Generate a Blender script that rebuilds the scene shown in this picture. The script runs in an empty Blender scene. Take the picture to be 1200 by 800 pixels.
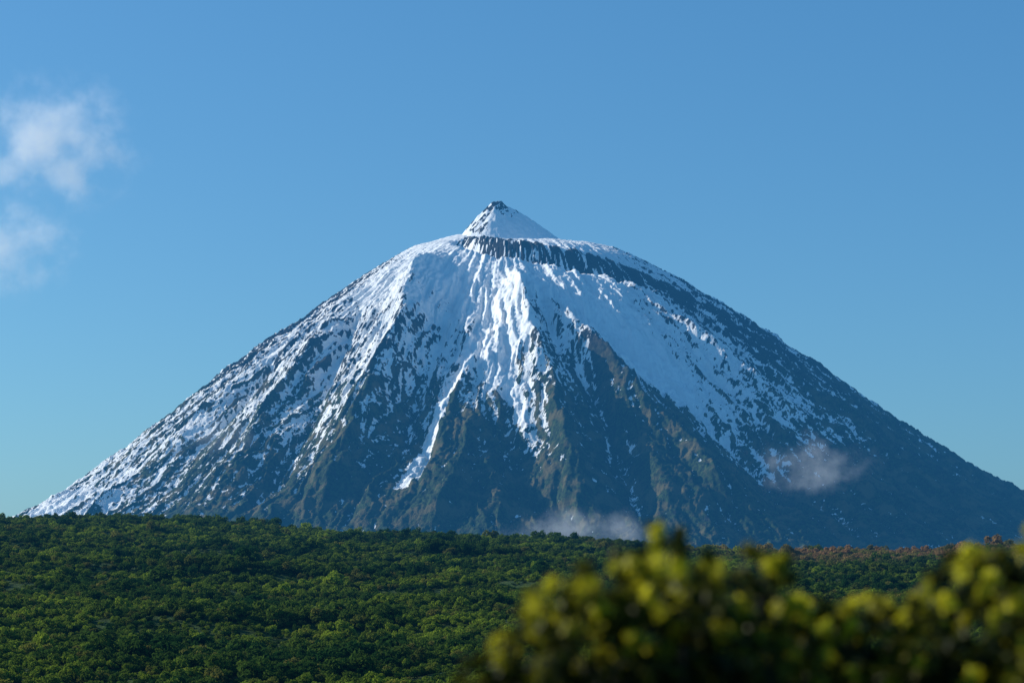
import bpy, math, numpy as np
from mathutils import Vector, Matrix
rng=np.random.default_rng(7)
F=2571.0; PITCH=math.radians(6.4); D=12000.0; MX=-47.0
scene=bpy.context.scene
def ray(px,py):
    dx=(px-600)/F; dz=(400-py)/F
    return np.array([dx, math.cos(PITCH)-dz*math.sin(PITCH), math.sin(PITCH)+dz*math.cos(PITCH)])
def at(px,py,Y):
    d=ray(px,py); return d*(Y/d[1])
# ---------------------------------------------------------------- noise
_g={}
def perlin(x,y,seed=0):
    if seed not in _g:
        a=np.random.default_rng(100+seed).uniform(0,2*np.pi,(256,256)).astype(np.float32)
        _g[seed]=(np.cos(a),np.sin(a))
    gx,gy=_g[seed]
    xf=np.floor(x);yf=np.floor(y); xi=xf.astype(np.int64)&255; yi=yf.astype(np.int64)&255
    u=x-xf; v=y-yf; xj=(xi+1)&255; yj=(yi+1)&255
    fu=u*u*u*(u*(u*6-15)+10); fv=v*v*v*(v*(v*6-15)+10)
    n00=gx[xi,yi]*u+gy[xi,yi]*v; n10=gx[xj,yi]*(u-1)+gy[xj,yi]*v
    n01=gx[xi,yj]*u+gy[xi,yj]*(v-1); n11=gx[xj,yj]*(u-1)+gy[xj,yj]*(v-1)
    return ((n00*(1-fu)+n10*fu)*(1-fv)+(n01*(1-fu)+n11*fu)*fv)*1.5
def fbm(x,y,o=5,seed=0,gain=.5):
    s=0;a=1
    for i in range(o):
        s=s+a*perlin(x*2**i+17.3*i,y*2**i+5.1*i,seed+i); a*=gain
    return s
def ridged(x,y,o=5,seed=0,gain=.5):
    s=0;a=1
    for i in range(o):
        s=s+a*(1-2*np.abs(perlin(x*2**i+11.3*i,y*2**i+7.7*i,seed+i))); a*=gain
    return s
def sstep(a,b,x):
    t=np.clip((x-a)/(b-a),0,1); return t*t*(3-2*t)
# ---------------------------------------------------------------- helpers
def grid_mesh(name,X,Y,Z,attrs=None,smooth=True):
    ny,nx=X.shape
    co=np.stack([X,Y,Z],-1).reshape(-1,3).astype(np.float32)
    idx=np.arange(nx*ny).reshape(ny,nx)
    q=np.stack([idx[:-1,:-1],idx[:-1,1:],idx[1:,1:],idx[1:,:-1]],-1).reshape(-1,4)
    return raw_mesh(name,co,q,attrs,smooth)
def raw_mesh(name,co,q,attrs=None,smooth=False):
    me=bpy.data.meshes.new(name); k=q.shape[1]
    me.vertices.add(len(co)); me.vertices.foreach_set('co',co.astype(np.float32).ravel())
    me.loops.add(q.size); me.loops.foreach_set('vertex_index',q.astype(np.int32).ravel())
    me.polygons.add(len(q)); me.polygons.foreach_set('loop_start',np.arange(0,q.size,k,dtype=np.int32))
    me.update(calc_edges=True)
    me.polygons.foreach_set('use_smooth',np.full(len(q),smooth))
    for n,a in (attrs or {}).items():
        at_=me.attributes.new(n,'FLOAT','POINT'); at_.data.foreach_set('value',a.astype(np.float32).ravel())
    me.update(); return me
def add(name,me,mat=None,parent=None):
    ob=bpy.data.objects.new(name,me); scene.collection.objects.link(ob)
    if mat: me.materials.append(mat)
    if parent: ob.parent=parent
    return ob
class NT:
    def __init__(s,mat):
        mat.use_nodes=True; s.t=mat.node_tree; s.t.nodes.clear()
    def n(s,typ,**kw):
        nd=s.t.nodes.new(typ)
        for k,v in kw.items():
            if k.startswith('i_'): nd.inputs[k[2:].replace('_',' ')].default_value=v
            else: setattr(nd,k,v)
        return nd
    def l(s,a,b): s.t.links.new(a,b)
    def math(s,op,a,b=None,clamp=False):
        nd=s.t.nodes.new('ShaderNodeMath'); nd.operation=op; nd.use_clamp=clamp
        for i,v in enumerate([a,b]):
            if v is None: continue
            if isinstance(v,(int,float)): nd.inputs[i].default_value=v
            else: s.l(v,nd.inputs[i])
        return nd.outputs[0]
    def mix(s,f,a,b,bt='MIX'):
        nd=s.t.nodes.new('ShaderNodeMix'); nd.data_type='RGBA'; nd.blend_type=bt
        for i,v in ((0,f),(6,a),(7,b)):
            if isinstance(v,(int,float)): nd.inputs[i].default_value=v
            elif isinstance(v,tuple): nd.inputs[i].default_value=(*v,1)
            else: s.l(v,nd.inputs[i])
        return nd.outputs[2]
    def mr(s,v,a,b,c=0,d=1):
        nd=s.t.nodes.new('ShaderNodeMapRange'); nd.interpolation_type='SMOOTHSTEP'
        s.l(v,nd.inputs[0]); 
        for i,x in enumerate((a,b,c,d)): nd.inputs[i+1].default_value=x
        return nd.outputs[0]
    def noise(s,vec,scale,detail=4,rough=.55):
        nd=s.t.nodes.new('ShaderNodeTexNoise'); nd.inputs['Scale'].default_value=scale
        nd.inputs['Detail'].default_value=detail; nd.inputs['Roughness'].default_value=rough
        s.l(vec,nd.inputs['Vector']); return nd.outputs[0]
    def attr(s,name,typ='GEOMETRY'):
        nd=s.t.nodes.new('ShaderNodeAttribute'); nd.attribute_name=name; nd.attribute_type=typ; return nd.outputs['Fac']
# ---------------------------------------------------------------- MOUNTAIN
Lp=[(590,276),(545,273),(520,278),(480,289),(440,312),(400,338),(350,373),(300,404),(250,441),(200,481),(150,519),(100,555),(50,587),(20,601),(-60,655),(-200,740),(-400,800)]
Rp=[(590,277),(650,279),(700,284),(740,296),(780,316),(820,338),(860,361),(900,386),(950,418),(1000,453),(1050,487),(1100,518),(1150,548),(1200,573),(1300,622),(1450,690),(1700,760)]
def prof(P):
    r=[];z=[]
    for p in P:
        w=at(p[0],p[1],D); r.append(abs(w[0]-MX)); z.append(w[2])
    r[0]=0; r=np.array(r); z=np.array(z)
    t=np.arange(0,7000,5.0)
    v=np.interp(t,r,z); last=z[-1]-(t-r[-1])*.12; v=np.where(t>r[-1],last,v)
    k=np.exp(-0.5*(np.arange(-20,21)/6.)**2); k/=k.sum()
    v=np.convolve(np.pad(v,20,mode='edge'),k,'valid')
    return t,v
tL,vL=prof(Lp); tR,vR=prof(Rp)
def Hbase(x,y):
    r=np.hypot(x,y)+1e-3
    w=sstep(0,1,.5+.5*x/r)
    c=np.clip(-y/r,0,1)
    h=(1-w)*np.interp(r,tL,vL)+w*np.interp(r,tR,vR)
    h=h-60*np.exp(-((r-300)/260)**2)*c - 0.03*np.clip(r-500,0,None)*c
    return h
xs=np.concatenate([np.arange(-5600,-3300,28),np.arange(-3300,3500,5.4),np.arange(3500,6200,28)])
ys=np.concatenate([np.arange(-5200,-3300,30),np.arange(-3300,500,6.2),np.arange(500,5200,26)])
X,Y=np.meshgrid(xs,ys); X=X.astype(np.float32);Y=Y.astype(np.float32)
R=np.hypot(X,Y)+1e-3; PHI=np.arctan2(X,-Y)
H=Hbase(X,Y).astype(np.float32)
tgx=np.array([p[0] for p in Lp][::-1]+[p[0] for p in Rp][1:],float); tgy=np.array([p[1] for p in Lp][::-1]+[p[1] for p in Rp][1:],float)
w_=sstep(0,1,.5+.5*X/R); rr_c=np.arange(0,4200,22.)
def fit(H,n):
    for it in range(n):
        yy_=Y+D; xx_=X+MX
        cz=yy_*math.cos(PITCH)+H*math.sin(PITCH); cy=H*math.cos(PITCH)-yy_*math.sin(PITCH)
        PX=600+F*xx_/cz; PY=400-F*cy/cz
        b=np.clip(((PX+400)/5).astype(int),0,419).ravel(); sil=np.full(420,1e9); np.minimum.at(sil,b,PY.ravel())
        bx=-400+5*np.arange(420)+2.5
        err=np.where(sil<1e8,sil-np.interp(bx,tgx,tgy),0)*4.67
        err=np.convolve(np.pad(err,6,mode='edge'),np.ones(13)/13,'valid')
        pxr=600+F*(MX+rr_c)/D; pxl=600+F*(MX-rr_c)/D
        eR=np.interp(pxr,bx,err); eL=np.interp(pxl,bx,err)
        H=H+(1-w_)*np.interp(R,rr_c,eL)+w_*np.interp(R,rr_c,eR)
    return H
H=fit(H,3); Hs=H.copy()
def samp(x,y):
    i=np.clip(np.searchsorted(xs,x),0,len(xs)-1); j=np.clip(np.searchsorted(ys,y),0,len(ys)-1); return Hs[j,i]
def surf(px,py):
    d=ray(px,py)
    Yr=np.arange(8000,12600,4.0); t=Yr/d[1]; Xr=d[0]*t; Z=d[2]*t
    h=samp(Xr-MX,Yr-D); k=np.where(h>=Z)[0]
    if len(k)==0: k=[np.argmax(h-Z)]
    return np.array([Xr[k[0]]-MX,Yr[k[0]]-D])
def polydist(P,x,y):
    P=[surf(*p) for p in P]
    seg=[np.linalg.norm(P[i+1]-P[i]) for i in range(len(P)-1)]; tot=sum(seg)
    best=np.full(x.shape,1e9,np.float32); par=np.zeros(x.shape,np.float32); acc=0
    for i in range(len(P)-1):
        a,b=P[i],P[i+1]; d=b-a; L2=d@d+1e-6
        t=np.clip(((x-a[0])*d[0]+(y-a[1])*d[1])/L2,0,1)
        q=np.hypot(x-a[0]-t*d[0],y-a[1]-t*d[1])
        m=q<best; best=np.where(m,q,best); par=np.where(m,(acc+t*seg[i])/tot,par); acc+=seg[i]
    return best,par
wx=X+80*fbm(X/500,Y/500,4,40); wy=Y+80*fbm(X/500,Y/500,4,50)
fl=sstep(250,1500,R)
feats=[
 ([(512,288),(492,320),(474,360),(458,420),(425,500),(370,600)], 140,60,180),
 ([(548,305),(526,350),(510,400),(490,450),(455,530)],-85,50,110),
 ([(604,302),(608,340),(618,390),(644,460),(665,540),(690,600)], 130,50,140),
 ([(566,400),(545,450),(528,490),(506,530),(478,585)], 60,30,70),
 ([(560,475),(545,520),(520,570),(500,610)], 60,50,140),
 ([(640,345),(690,405),(740,465),(800,535),(870,610)], 145,50,150),
 ([(665,400),(720,500),(760,600)],-90,40,100),
 ([(700,440),(745,510),(790,600)],50,25,70),
 ([(590,470),(600,520),(640,600)],-75,50,90),
 ([(660,335),(730,390),(810,455),(890,530),(940,600)], -95,70,170),
 ([(740,335),(810,385),(870,430),(960,520),(1040,600)], 60,50,130),
 ([(400,372),(350,430),(300,500),(250,580)], 80,45,120),
 ([(350,385),(290,450),(210,540),(160,600)],-60,50,110),
 ([(430,350),(390,430),(350,510),(320,590)],-70,40,110),
 ([(300,425),(230,490),(150,560),(100,600)],50,40,100),
 ([(860,370),(930,430),(1010,500),(1100,570)],45,50,110),
 ([(780,470),(830,540),(900,620)],45,30,90),
]
for P,A,w0,w1 in feats:
    d,t=polydist(P,wx*.5+X*.5,wy*.5+Y*.5)
    w=w0+(w1-w0)*t
    H+=A*np.exp(-np.abs(d/w)**1.25)*sstep(0,.22,t)*(1-sstep(.85,1.0,t))
kph=PHI+.03*fbm(X/420,Y/420,3,60)
rib=ridged(kph*7+3,np.log(R/400+.3)*1.0,2,3,.5)
H+=(rib-.7)*32*fl*(.4+.6*sstep(600,2600,R))
kp2=PHI+.016*fbm(X/170,Y/170,4,61)
rib2=ridged(kp2*16,np.log(R/400+.3)*2.4,4,13,.58)
H+=(rib2-.8)*25*fl
gen=fbm(X/240,Y/240,7,21,.55)
H+=gen*12*(.2+.8*fl)
H+=ridged(wx/65,wy/65,5,31,.66)*6.5*(.15+.85*fl)
H+=fbm(X/24,Y/24,3,35,.7)*2.4
H=fit(H,2)
# rim cliff
cl=[(546,280),(590,286),(640,292),(690,302),(740,316),(790,337),(835,360)]
dcl,tcl=polydist(cl,X+34*fbm(X/70,Y/70,4,70),Y+34*fbm(X/70,Y/70,4,75))
pc=np.array([surf(*p) for p in cl]); rcl=np.hypot(pc[:,0],pc[:,1]); acl=np.arctan2(pc[:,0],-pc[:,1])
rr=np.interp(PHI,acl,rcl); inr=(PHI>acl[0]-.1)&(PHI<acl[-1]+.15)
H+=np.where(inr, 10*np.exp(-((R-(rr-45))/45)**2)-62*np.exp(-((R-(rr+55))/60)**2),0)*sstep(0,.08,tcl)*(1-sstep(.8,1,tcl))
H+=np.where(inr,1,0)*np.exp(-(dcl/60)**2)*ridged(PHI*40,R/300,3,77)*8
# summit cone
cx=at(582,240,D)[0]-MX
dxx=X-cx; rad=np.hypot(np.where(dxx<0,dxx/190.,dxx/360.),(Y-10)/230.)
cone=np.clip(1-rad,0,1)
top=.88
ch=np.minimum(cone**1.0,top+.05*cone)/top
H+=ch*178*(1+.05*fbm(X/50,Y/50,4,80))
ang=np.arctan2(Y-10,dxx)
H+=ch*(1-ch)*60*perlin(ang*2.5,ang*0+3,85)+ch*3*ridged(X/30,Y/30,3,88)
# snow coverage
C=[(520,290,1),(480,312,1),(440,340,1),(400,362,.85),(350,395,.8),(300,430,.78),(250,470,.78),(200,505,.8),(150,540,.8),(100,575,.9),(50,600,1.0),(30,608,1.0),
(385,348,.4),(325,388,.45),(265,432,.55),
(450,400,.9),(430,450,.72),(400,430,.78),(400,470,.55),(350,440,.75),(350,480,.55),(300,500,.5),(250,540,.42),(200,570,.42),(330,550,.2),(400,540,.12),(430,500,.45),(455,530,.25),(380,590,-.1),(300,592,-.1),(200,600,.1),(120,603,.35),(450,585,-.1),
(515,350,.95),(515,400,.76),(495,440,.38),(530,330,1.02),(560,320,1.05),(580,350,1.1),(600,330,1.1),(570,400,1.1),(600,400,1.1),(585,440,1.05),(560,450,.75),(560,500,-.1),(575,480,.3),(622,440,.85),(612,480,.65),(640,520,.15),(580,560,-.1),(500,590,-.1),(540,540,-.05),(470,480,.35),(500,500,.1),
(650,322,1.08),(700,345,1.08),(630,370,.85),(655,420,.55),(700,440,.35),(680,480,.28),(700,540,.05),(760,500,.15),(750,560,-.1),(700,380,1.1),(750,410,1.12),(720,360,1.1),(780,430,1.1),(800,450,1.0),(840,487,.78),(870,512,.45),(890,545,-.1),(770,460,.38),(800,510,.0),(760,355,.88),(830,385,.65),(850,425,.9),(900,460,.7),(950,485,.48),(880,400,.40),(950,440,.33),(1000,490,.35),(1020,530,.05),(1050,510,.18),(1100,535,.06),(1000,600,-.2),(950,560,-.2),(1100,600,-.2),(1180,590,-.2),(850,600,-.2),(700,610,-.2),(900,600,-.2),(600,620,-.2),(590,262,1.1),(630,270,1)]
num=np.zeros_like(X); den=np.zeros_like(X)
for px,py,c in C:
    s=surf(px,py); d2=(X-s[0])**2+(Y-s[1])**2+900
    w=1/d2**1.7; num+=w*c; den+=w
cov=num/den
A,ta=polydist([(588,300),(575,350),(560,395),(548,430),(522,460),(507,500),(487,535),(468,562)],wx*.35+X*.65,wy*.35+Y*.65)
cov=np.maximum(cov,1.3*np.exp(-(A/(50-16*ta))**4)*(1-.25*sstep(.85,1,ta)))
B,tb=polydist([(600,310),(603,380),(592,430),(610,480),(626,522)],wx*.3+X*.7,wy*.3+Y*.7)
cov=np.maximum(cov,1.15*np.exp(-(B/(62-32*tb))**4)*(1-.4*sstep(.75,1,tb)))
B,tb=polydist([(768,368),(800,395),(835,418)],X,Y)
cov=np.maximum(cov,1.2*np.exp(-(B/20)**2))
gy,gx=np.gradient(H,ys,xs); slope=np.hypot(gx,gy)
def blur(a,k):
    c=np.cumsum(np.pad(a,((k+1,k),(0,0)),mode='edge'),0,dtype=np.float64); a=(c[2*k+1:]-c[:-2*k-1])/(2*k+1)
    c=np.cumsum(np.pad(a,((0,0),(k+1,k)),mode='edge'),1,dtype=np.float64); return (c[:,2*k+1:]-c[:,:-2*k-1])/(2*k+1)
conv=np.clip((blur(H,6)-H)/5.0,-1.6,1.6)
n1=fbm(kp2*60,np.log(R)*9,4,90,.68)*.95+fbm(X/26,Y/26,4,95,.78)*.85+fbm(kp2*14,np.log(R)*4,3,97)*.5
sd=n1.std(); N=1/(1+np.exp(-1.7*n1/sd))
hi=sstep(.85,1.08,cov)
snow=cov-N*(.84-.30*hi)-.07-.25*np.clip(slope-.95,0,1.5)*(1-.8*hi)+.14*conv*(1-.6*hi)
cliff=np.exp(-(dcl/(66+10*tcl+30*fbm(PHI*22,R/500,3,92)))**4)*sstep(0.0,.03,tcl)*inr
cliff2=np.clip(cliff*(1.1-.9*sstep(.55,.2,1/(1+np.exp(-2*fbm(PHI*60,R/90,3,93))))),0,1)
snow=snow*(1-cliff2)-.5*cliff2
cap=sstep(.70,.9,ch+.24*fbm(X/30,Y/30,3,99)); snow-=.8*cap
snow-=.9*sstep(0,.2,ch)*sstep(-.06,-.4,dxx/170.)*sstep(.0,.3,fbm(X/40,Y/40,3,98)+.28)
veg=sstep(1350,800,H+120*fbm(X/300,Y/300,4,110))
me=grid_mesh('mountain',X+MX,Y+D,H,{'snow':snow,'veg':veg,'hi':hi})
m=bpy.data.materials.new('mountain_rock_snow'); t=NT(m)
geo=t.n('ShaderNodeNewGeometry'); P=geo.outputs['Position']
nf=t.noise(P,.07,6,.7); nm=t.noise(P,.012,5,.6); nff=t.noise(P,.15,3,.7)
sv=t.math('ADD',t.attr('snow'),t.math('MULTIPLY',t.math('SUBTRACT',nf,.5),.85))
sf=t.mr(sv,-.04,.06)
rock=t.mix(t.mr(nf,.35,.65),(.007,.009,.012),(.040,.041,.042))
rock=t.mix(t.mr(nm,.4,.7),rock,(.036,.035,.029))
vegc=t.mix(t.mr(nf,.38,.62),(.006,.016,.007),(.040,.070,.018))
vegc=t.mix(t.mr(nm,.47,.62),vegc,(.105,.090,.036))
vf=t.math('MULTIPLY',t.attr('veg'),t.mr(t.math('ADD',nm,t.math('MULTIPLY',t.math('SUBTRACT',nff,.5),.5)),.22,.42))
base=t.mix(vf,rock,vegc)
col=t.mix(sf,base,(.88,.88,.87))
bs=t.n('ShaderNodeBsdfPrincipled'); t.l(col,bs.inputs['Base Color']); bs.inputs['Roughness'].default_value=.9
bs.inputs['Specular IOR Level'].default_value=.1
bp=t.n('ShaderNodeBump'); bp.inputs['Strength'].default_value=.7
t.l(t.mr(t.attr('hi'),0,1,12,6),bp.inputs['Distance'])
hh=t.math('ADD',nf,t.math('MULTIPLY',nff,.4)); t.l(hh,bp.inputs['Height']); t.l(bp.outputs[0],bs.inputs['Normal'])
o=t.n('ShaderNodeOutputMaterial'); t.l(bs.outputs[0],o.inputs[0])
add('mountain',me,m)
# ---------------------------------------------------------------- HILL
crest=[(-400,614),(0,613),(120,611),(250,615),(330,622),(400,628),(480,632),(550,632),(640,637),(760,645),(900,650),(1050,650),(1200,647),(1700,640)]
cw=np.array([at(a,b,2500.) for a,b in crest])
def Hhill(x,y):
    cz=np.interp(x/2500*2500,cw[:,0],cw[:,2])-3.5
    near=np.interp(y,[-400,0,8,60,300,520,650],[5,-1.7,-1.8,-6,-26,-36,-33])
    t_=np.clip((y-650)/1850,0,1)
    up=-33+(cz+33)*(t_**.95)
    z=np.where(y<650,near,up)
    z=z+(np.exp(-((y-2500)/260)**2)*3)
    back=np.clip(y-2560,0,None); z=z-.00035*back**2*np.where(back<300,1,0)-np.where(back>=300,31.5+.21*(back-300),0)
    am=sstep(200,700,y)*(1-.55*sstep(1900,2500,y))
    z=z+am*(6.5*fbm(x/240+3,y/190,4,120)+3.5*ridged(x/330+y/500,y/120,3,130))
    side=np.clip(np.abs(x)-1500,0,None); z=z-side*.12
    return z
hx=np.concatenate([np.arange(-2600,-900,25),np.arange(-900,900,6.),np.arange(900,2601,25)])
hy=np.concatenate([np.arange(-300,40,5.),np.arange(40,500,10),np.arange(500,2800,6.),np.arange(2800,3601,40)])
HX,HY=np.meshgrid(hx,hy); HZ=Hhill(HX,HY)
m=bpy.data.materials.new('hill_grass'); t=NT(m)
geo=t.n('ShaderNodeNewGeometry'); P=geo.outputs['Position']
a=t.noise(P,.25,5,.7); b=t.noise(P,.02,4,.6)
c1=t.mix(t.mr(a,.35,.65),(.02,.045,.010),(.06,.10,.022)); c1=t.mix(t.mr(b,.5,.75),c1,(.07,.09,.025))
bs=t.n('ShaderNodeBsdfPrincipled'); t.l(c1,bs.inputs['Base Color']); bs.inputs['Roughness'].default_value=.95; bs.inputs['Specular IOR Level'].default_value=.1
bp=t.n('ShaderNodeBump'); bp.inputs['Distance'].default_value=1.5; t.l(a,bp.inputs['Height']); t.l(bp.outputs[0],bs.inputs['Normal'])
o=t.n('ShaderNodeOutputMaterial'); t.l(bs.outputs[0],o.inputs[0])
add('hill',grid_mesh('hill',HX,HY,HZ),m)
gm=m
g=raw_mesh('ground',np.array([[-6e4,-6e4,-150],[6e4,-6e4,-150],[6e4,6e4,-150],[-6e4,6e4,-150]],float),np.array([[0,1,2,3]]))
add('ground',g,gm)
# ---------------------------------------------------------------- hill vegetation (instanced)
def leafquads(cen,nrm,L,W,rg):
    n=len(cen); up=rg.normal(size=(n,3)); a=np.cross(nrm,up); a/=np.linalg.norm(a,axis=1,keepdims=True)+1e-9
    b=np.cross(nrm,a); L=np.asarray(L).reshape(-1,1)*np.ones((n,1)); W=np.asarray(W).reshape(-1,1)*np.ones((n,1))
    v=np.stack([cen-a*L*.5,cen+b*W*.5+nrm*L*.06,cen+a*L*.5,cen-b*W*.5+nrm*L*.06],1).reshape(-1,3)
    return v,np.arange(4*n).reshape(n,4)
m=bpy.data.materials.new('shrub_foliage_distant'); t=NT(m)
tint=t.attr('tint','INSTANCER'); sh=t.attr('shade')
oi=t.n('ShaderNodeObjectInfo')
c1=t.mix(tint,(.022,.066,.014),(.25,.325,.028))
c1=t.mix(t.mr(oi.outputs['Random'],.84,1.0,0,.6),c1,(.26,.22,.05))
c1=t.mix(t.attr('brown','INSTANCER'),c1,(.34,.20,.09))
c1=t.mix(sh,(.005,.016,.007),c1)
df=t.n('ShaderNodeBsdfDiffuse'); tr=t.n('ShaderNodeBsdfTranslucent'); t.l(c1,df.inputs[0]); t.l(c1,tr.inputs[0])
ms=t.n('ShaderNodeMixShader'); ms.inputs[0].default_value=.4; t.l(df.outputs[0],ms.inputs[1]); t.l(tr.outputs[0],ms.inputs[2])
o=t.n('ShaderNodeOutputMaterial'); t.l(ms.outputs[0],o.inputs[0])
col=bpy.data.collections.new('shrub_variants')
for k in range(6):
    rg=np.random.default_rng(k+50); nl_=rg.integers(5,9)
    cs=np.column_stack([rg.uniform(-.6,.6,nl_),rg.uniform(-.6,.6,nl_),rg.uniform(.3,.85,nl_)]); rs=rg.uniform(.3,.55,nl_)
    cen=[];nr=[]
    for c,r_ in zip(cs,rs):
        n=60; d=rg.normal(size=(n,3)); d/=np.linalg.norm(d,axis=1,keepdims=True); d[:,2]=np.where(d[:,2]<-.4,-d[:,2],d[:,2])
        rad_=r_*rg.uniform(.7,1.08,(n,1)); cen.append(c+d*rad_); nn=d+rg.normal(size=(n,3))*.45; nr.append(nn/np.linalg.norm(nn,axis=1,keepdims=True))
    cen=np.concatenate(cen);nr=np.concatenate(nr)
    v,q=leafquads(cen,nr,rg.uniform(.16,.3,len(cen)),rg.uniform(.12,.22,len(cen)),rg)
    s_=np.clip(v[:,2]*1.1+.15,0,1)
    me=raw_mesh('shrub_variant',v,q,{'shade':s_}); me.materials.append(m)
    ob=bpy.data.objects.new('shrub_variant_%d'%k,me); col.objects.link(ob)
yy=np.concatenate([np.sqrt(rng.uniform(430**2,2640**2,115000)),np.sqrt(rng.uniform(430**2,1150**2,26000))])
NB=len(yy)
xx=rng.uniform(-1,1,NB)*(yy*.26+60)
patch=fbm(xx/120,yy/120,4,140); keep=rng.uniform(size=NB)<np.clip(1.0+.9*patch,.55,1)
xx=xx[keep];yy=yy[keep]
zz=Hhill(xx,yy)
sc=rng.lognormal(0,.36,len(xx))*(1.7+.6*sstep(800,2400,yy))*(1+.3*fbm(xx/60,yy/60,2,150))
tint=np.clip(.44+.6*fbm(xx/90,yy/90,4,160)+rng.normal(0,.25,len(xx)),0,1)
dark=sstep(.05,.40,fbm(xx/130+9,yy/85,3,170)); tint*=1-.7*dark; sc*=1+.4*dark
brown=sstep(1800,2250,yy)*sstep(100,340,xx)*np.clip(rng.normal(.65,.35,len(xx))+.6*fbm(xx/70,yy/200,3,180),0,1)
pm=bpy.data.meshes.new('hill_shrubs'); pm.vertices.add(len(xx)); pm.vertices.foreach_set('co',np.column_stack([xx,yy,zz-.3]).astype(np.float32).ravel())
for n,a in (('sc',sc),('rot',rng.uniform(0,6.28,len(xx))),('tint',tint),('brown',brown),('hs',rng.uniform(.75,1.35,len(xx)))):
    q=pm.attributes.new(n,'FLOAT','POINT'); q.data.foreach_set('value',a.astype(np.float32))
q=pm.attributes.new('var','INT','POINT'); q.data.foreach_set('value',rng.integers(0,6,len(xx)).astype(np.int32))
po=add('hill_shrubs',pm)
ng=bpy.data.node_groups.new('scatter','GeometryNodeTree')
ng.interface.new_socket('Geometry',in_out='INPUT',socket_type='NodeSocketGeometry'); ng.interface.new_socket('Geometry',in_out='OUTPUT',socket_type='NodeSocketGeometry')
N_=ng.nodes.new; gi=N_('NodeGroupInput'); go=N_('NodeGroupOutput'); ip=N_('GeometryNodeInstanceOnPoints'); ci=N_('GeometryNodeCollectionInfo')
ci.inputs['Collection'].default_value=col; ci.inputs['Separate Children'].default_value=True; ci.inputs['Reset Children'].default_value=True
def na(n,ty):
    k=N_('GeometryNodeInputNamedAttribute'); k.data_type=ty; k.inputs['Name'].default_value=n; return k.outputs['Attribute']
cb=N_('ShaderNodeCombineXYZ'); ng.links.new(na('rot','FLOAT'),cb.inputs[2])
cs_=N_('ShaderNodeCombineXYZ'); s0=na('sc','FLOAT'); mm=N_('ShaderNodeMath'); mm.operation='MULTIPLY'; ng.links.new(s0,mm.inputs[0]); ng.links.new(na('hs','FLOAT'),mm.inputs[1])
ng.links.new(s0,cs_.inputs[0]);ng.links.new(s0,cs_.inputs[1]);ng.links.new(mm.outputs[0],cs_.inputs[2])
ip.inputs['Pick Instance'].default_value=True
L_=ng.links.new; L_(gi.outputs[0],ip.inputs['Points']); L_(ci.outputs[0],ip.inputs['Instance']); L_(na('var','INT'),ip.inputs['Instance Index'])
L_(cb.outputs[0],ip.inputs['Rotation']); L_(cs_.outputs[0],ip.inputs['Scale']); L_(ip.outputs[0],go.inputs[0])
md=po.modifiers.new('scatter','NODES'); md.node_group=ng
# ---------------------------------------------------------------- foreground shrubs
lm=bpy.data.materials.new('shrub_leaf'); t=NT(lm)
tip_light=t.attr('tip_light'); c1=t.mix(tip_light,(.012,.024,.005),(.68,.62,.030))
df=t.n('ShaderNodeBsdfPrincipled'); df.inputs['Roughness'].default_value=.5; df.inputs['Specular IOR Level'].default_value=.25
tr=t.n('ShaderNodeBsdfTranslucent'); t.l(c1,df.inputs[0]); t.l(c1,tr.inputs[0])
ms=t.n('ShaderNodeMixShader'); ms.inputs[0].default_value=.45; t.l(df.outputs[0],ms.inputs[1]); t.l(tr.outputs[0],ms.inputs[2])
o=t.n('ShaderNodeOutputMaterial'); t.l(ms.outputs[0],o.inputs[0])
bm_=bpy.data.materials.new('shrub_bark'); t=NT(bm_); geo=t.n('ShaderNodeNewGeometry')
a=t.noise(geo.outputs['Position'],40,4); bs=t.n('ShaderNodeBsdfPrincipled'); t.l(t.mix(a,(.05,.035,.02),(.14,.11,.08)),bs.inputs['Base Color']); bs.inputs['Roughness'].default_value=.9
o=t.n('ShaderNodeOutputMaterial'); t.l(bs.outputs[0],o.inputs[0])
def tube(pts,rads,seg=8):
    V=[];Q=[]
    for i,(p,r_) in enumerate(zip(pts,rads)):
        d=pts[min(i+1,len(pts)-1)]-pts[max(i-1,0)]; d=d/np.linalg.norm(d)
        a=np.cross(d,[0.3,1,0.1]); a/=np.linalg.norm(a); b=np.cross(d,a)
        for k in range(seg):
            th=2*np.pi*k/seg; V.append(p+r_*(a*math.cos(th)+b*math.sin(th)))
    for i in range(len(pts)-1):
        for k in range(seg): Q.append([i*seg+k,i*seg+(k+1)%seg,(i+1)*seg+(k+1)%seg,(i+1)*seg+k])
    return np.array(V),np.array(Q)
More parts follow.
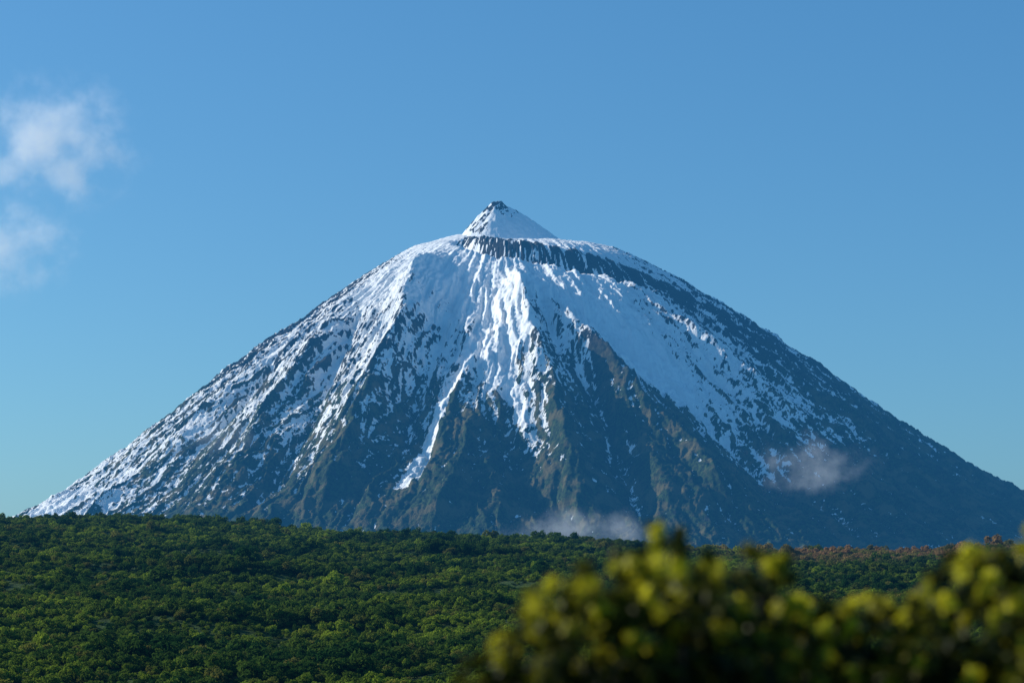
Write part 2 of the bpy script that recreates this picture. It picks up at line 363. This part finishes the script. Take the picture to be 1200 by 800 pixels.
def shrub(lobes,root,seed):
    rg=np.random.default_rng(seed)
    e=bpy.data.objects.new('shrub',None); scene.collection.objects.link(e); e.location=root
    root=np.array(root); VV=[];QQ=[];off=0
    cen=[];nr=[];tp=[]
    for (px,py,rp,yd) in lobes:
        c=at(px,py,yd); r_=rp/F*yd
        mid=(root*.45+c*.55)+np.array([0,0,-.1])+rg.normal(0,.04,3)
        pts=[root+rg.normal(0,.02,3)*[1,1,0],root*.75+mid*.25+rg.normal(0,.02,3),mid,c]
        v,q=tube([np.array(p) for p in pts],[.035,.028,.016,.006]); VV.append(v);QQ.append(q+off);off+=len(v)
        nt=int(85*(r_/.15)**2)
        d=rg.normal(size=(nt,3)); d/=np.linalg.norm(d,axis=1,keepdims=True)
        rr_=r_*np.cbrt(rg.uniform(.12,1,(nt,1)))*rg.uniform(.8,1.3,(nt,1))
        tc=c+d*rr_*[1,1,.95]
        for i in range(nt):
            k=rg.integers(12,20); dd=rg.normal(size=(k,3))+d[i]*.8+[0,0,.5]; dd/=np.linalg.norm(dd,axis=1,keepdims=True)
            cen.append(tc[i]+dd*rg.uniform(.008,.028,(k,1))); nn=dd*.6+rg.normal(size=(k,3))*.6; nr.append(nn/np.linalg.norm(nn,axis=1,keepdims=True))
            out=(rr_[i,0]/r_); b=np.clip((d[i,2]*.6+.34-.26*sstep(-.05,-.3,tc[i,2]))*(out>.70),0,1)  # young tips, with highlights painted on upper outer leaves, darker lower down
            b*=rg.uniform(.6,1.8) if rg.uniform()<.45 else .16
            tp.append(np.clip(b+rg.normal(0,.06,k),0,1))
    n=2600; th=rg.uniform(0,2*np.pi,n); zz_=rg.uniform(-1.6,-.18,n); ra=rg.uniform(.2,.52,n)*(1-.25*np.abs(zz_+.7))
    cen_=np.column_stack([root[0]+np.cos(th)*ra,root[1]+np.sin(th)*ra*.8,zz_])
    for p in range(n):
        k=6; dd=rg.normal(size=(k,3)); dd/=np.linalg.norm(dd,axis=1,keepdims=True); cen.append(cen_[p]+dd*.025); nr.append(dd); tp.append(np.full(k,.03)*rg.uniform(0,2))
    cen=np.concatenate(cen);nr=np.concatenate(nr);tp=np.concatenate(tp)
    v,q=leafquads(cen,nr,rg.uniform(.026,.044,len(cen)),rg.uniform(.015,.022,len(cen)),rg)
    me=raw_mesh('leaves',v-root,q,{'tip_light':np.repeat(tp,4)}); add('leaves',me,lm,e)
    me=raw_mesh('branches',np.concatenate(VV)-root,np.concatenate(QQ),None,True); add('branches',me,bm_,e)
    return e
s1=[(775,672,52,5.3),(720,694,40,5.2),(668,720,44,5.3),(625,764,44,5.4),(590,810,50,5.3),(700,780,85,5.0),(800,758,90,5.0),(840,694,40,5.5),(893,678,34,5.4),(870,774,80,5.1),(930,764,60,5.5),(960,734,34,5.7),(575,850,55,5.4),(760,850,110,5.2),(900,860,100,5.3),(640,860,80,5.3)]
s2=[(1010,750,42,5.6),(1060,758,55,5.5),(1095,724,38,5.7),(1125,686,36,5.5),(1165,675,36,5.6),(1150,760,80,5.2),(1215,684,55,5.5),(1280,700,70,5.6),(1230,790,100,5.2),(1040,850,90,5.3),(1140,860,100,5.2),(1330,780,90,5.5),(1003,800,55,5.4)]
def rootp(px,yd): return (at(px,700,yd)[0],yd,float(Hhill(np.array(at(px,700,yd)[0]),np.array(yd))))
shrub(s1,rootp(780,5.4),1); shrub(s2,rootp(1160,5.5),2)
# ---------------------------------------------------------------- clouds (volumes)
def cloud(px,py,Yd,rx,ry,rz,dens,nscale,seed,thr=.48,glow=.26,pw=.30):
    bpy.ops.mesh.primitive_ico_sphere_add(subdivisions=3,radius=1)
    ob=bpy.context.object; ob.name='cloud'; ob.location=Vector(at(px,py,Yd)); ob.scale=(rx,ry,rz)
    m=bpy.data.materials.new('cloud_vapour'); t=NT(m)
    tc=t.n('ShaderNodeTexCoord'); P=tc.outputs['Object']
    ln=t.n('ShaderNodeVectorMath',operation='LENGTH'); t.l(P,ln.inputs[0])
    mp=t.n('ShaderNodeMapping'); t.l(P,mp.inputs[0]); mp.inputs['Scale'].default_value=(1,ry/rx,rz/rx); mp.inputs['Location'].default_value=(seed*3.1,seed,0)
    n=t.noise(mp.outputs[0],nscale,7,.65)
    v=t.math('SUBTRACT',n,t.math('MULTIPLY',t.math('POWER',ln.outputs['Value'],1.2),pw))
    d=t.mr(v,thr-.12,thr+.20)
    d=t.math('MULTIPLY',t.math('MULTIPLY',d,t.mr(ln.outputs['Value'],1.0,.5)),dens)
    vs=t.n('ShaderNodeVolumeScatter'); t.l(d,vs.inputs['Density']); vs.inputs['Color'].default_value=(.98,.98,.98,1)
    em=t.n('ShaderNodeEmission'); em.inputs[0].default_value=(.86,.95,1,1); t.l(t.math('MULTIPLY',d,glow),em.inputs[1])  # added glow imitates sunlight scattered many times inside the cloud
    ad=t.n('ShaderNodeAddShader'); t.l(vs.outputs[0],ad.inputs[0]); t.l(em.outputs[0],ad.inputs[1])
    o=t.n('ShaderNodeOutputMaterial'); t.l(ad.outputs[0],o.inputs['Volume'])
    ob.data.materials.append(m); return ob
cloud(60,168,9000,500,340,400,.0052,2.9,1,.425)
cloud(5,288,9000,430,300,290,.0042,2.9,2,.425)
cloud(945,545,9300,400,170,190,.0032,3.2,8,.44,.14)
cloud(680,622,9000,470,220,130,.0036,3.0,4,.42,.14)
cloud(255,512,9900,260,130,130,.0020,2.4,5,.42,.14)
# ---------------------------------------------------------------- haze
bpy.ops.mesh.primitive_cube_add(size=1,location=(0,-2000,2400)); hz=bpy.context.object; hz.name='atmosphere_haze'; hz.scale=(40000,36000,5200)
m=bpy.data.materials.new('haze'); t=NT(m)
em=t.n('ShaderNodeEmission'); em.inputs[0].default_value=(.06,.41,1,1); em.inputs[1].default_value=1.35e-5  # blue self-emission imitates light scattered by the haze
ab=t.n('ShaderNodeVolumeAbsorption'); ab.inputs['Density'].default_value=.8e-5; ab.inputs[0].default_value=(.5,.6,.7,1)
ad=t.n('ShaderNodeAddShader'); t.l(em.outputs[0],ad.inputs[0]); t.l(ab.outputs[0],ad.inputs[1])
o=t.n('ShaderNodeOutputMaterial'); t.l(ad.outputs[0],o.inputs['Volume']); hz.data.materials.append(m)
# ---------------------------------------------------------------- light
el=math.radians(25); sdir=Vector((-1,.36,0)).normalized()*math.cos(el)+Vector((0,0,math.sin(el)))
ld=bpy.data.lights.new('sun','SUN'); ld.energy=5.0; ld.angle=math.radians(.5); ld.color=(1,.95,.86)
lo=bpy.data.objects.new('sun',ld); scene.collection.objects.link(lo); lo.rotation_euler=sdir.to_track_quat('Z','Y').to_euler()
w=bpy.data.worlds.new('World'); scene.world=w; t=NT(w)
sk=t.n('ShaderNodeTexSky'); sk.sky_type='NISHITA'; sk.sun_disc=False; sk.sun_elevation=el; sk.sun_rotation=math.atan2(sdir.x,sdir.y)
sk.altitude=200; sk.air_density=1.0; sk.dust_density=.8; sk.ozone_density=2.5
skc=t.mix(1.0,sk.outputs[0],(.62,.98,1.12),'MULTIPLY')
bg=t.n('ShaderNodeBackground'); bg.inputs[1].default_value=.076; t.l(skc,bg.inputs[0])
o=t.n('ShaderNodeOutputWorld'); t.l(bg.outputs[0],o.inputs[0])
# ---------------------------------------------------------------- camera
cd=bpy.data.cameras.new('camera'); co=bpy.data.objects.new('camera',cd); scene.collection.objects.link(co)
cd.lens=36*F/1200; cd.sensor_width=36; cd.clip_end=120000; cd.clip_start=.1
co.rotation_euler=(math.pi/2+PITCH,0,0)
cd.dof.use_dof=True; cd.dof.focus_distance=9000; cd.dof.aperture_fstop=2.4
scene.camera=co
scene.view_settings.view_transform='Standard'; scene.view_settings.look='None'; scene.view_settings.exposure=0
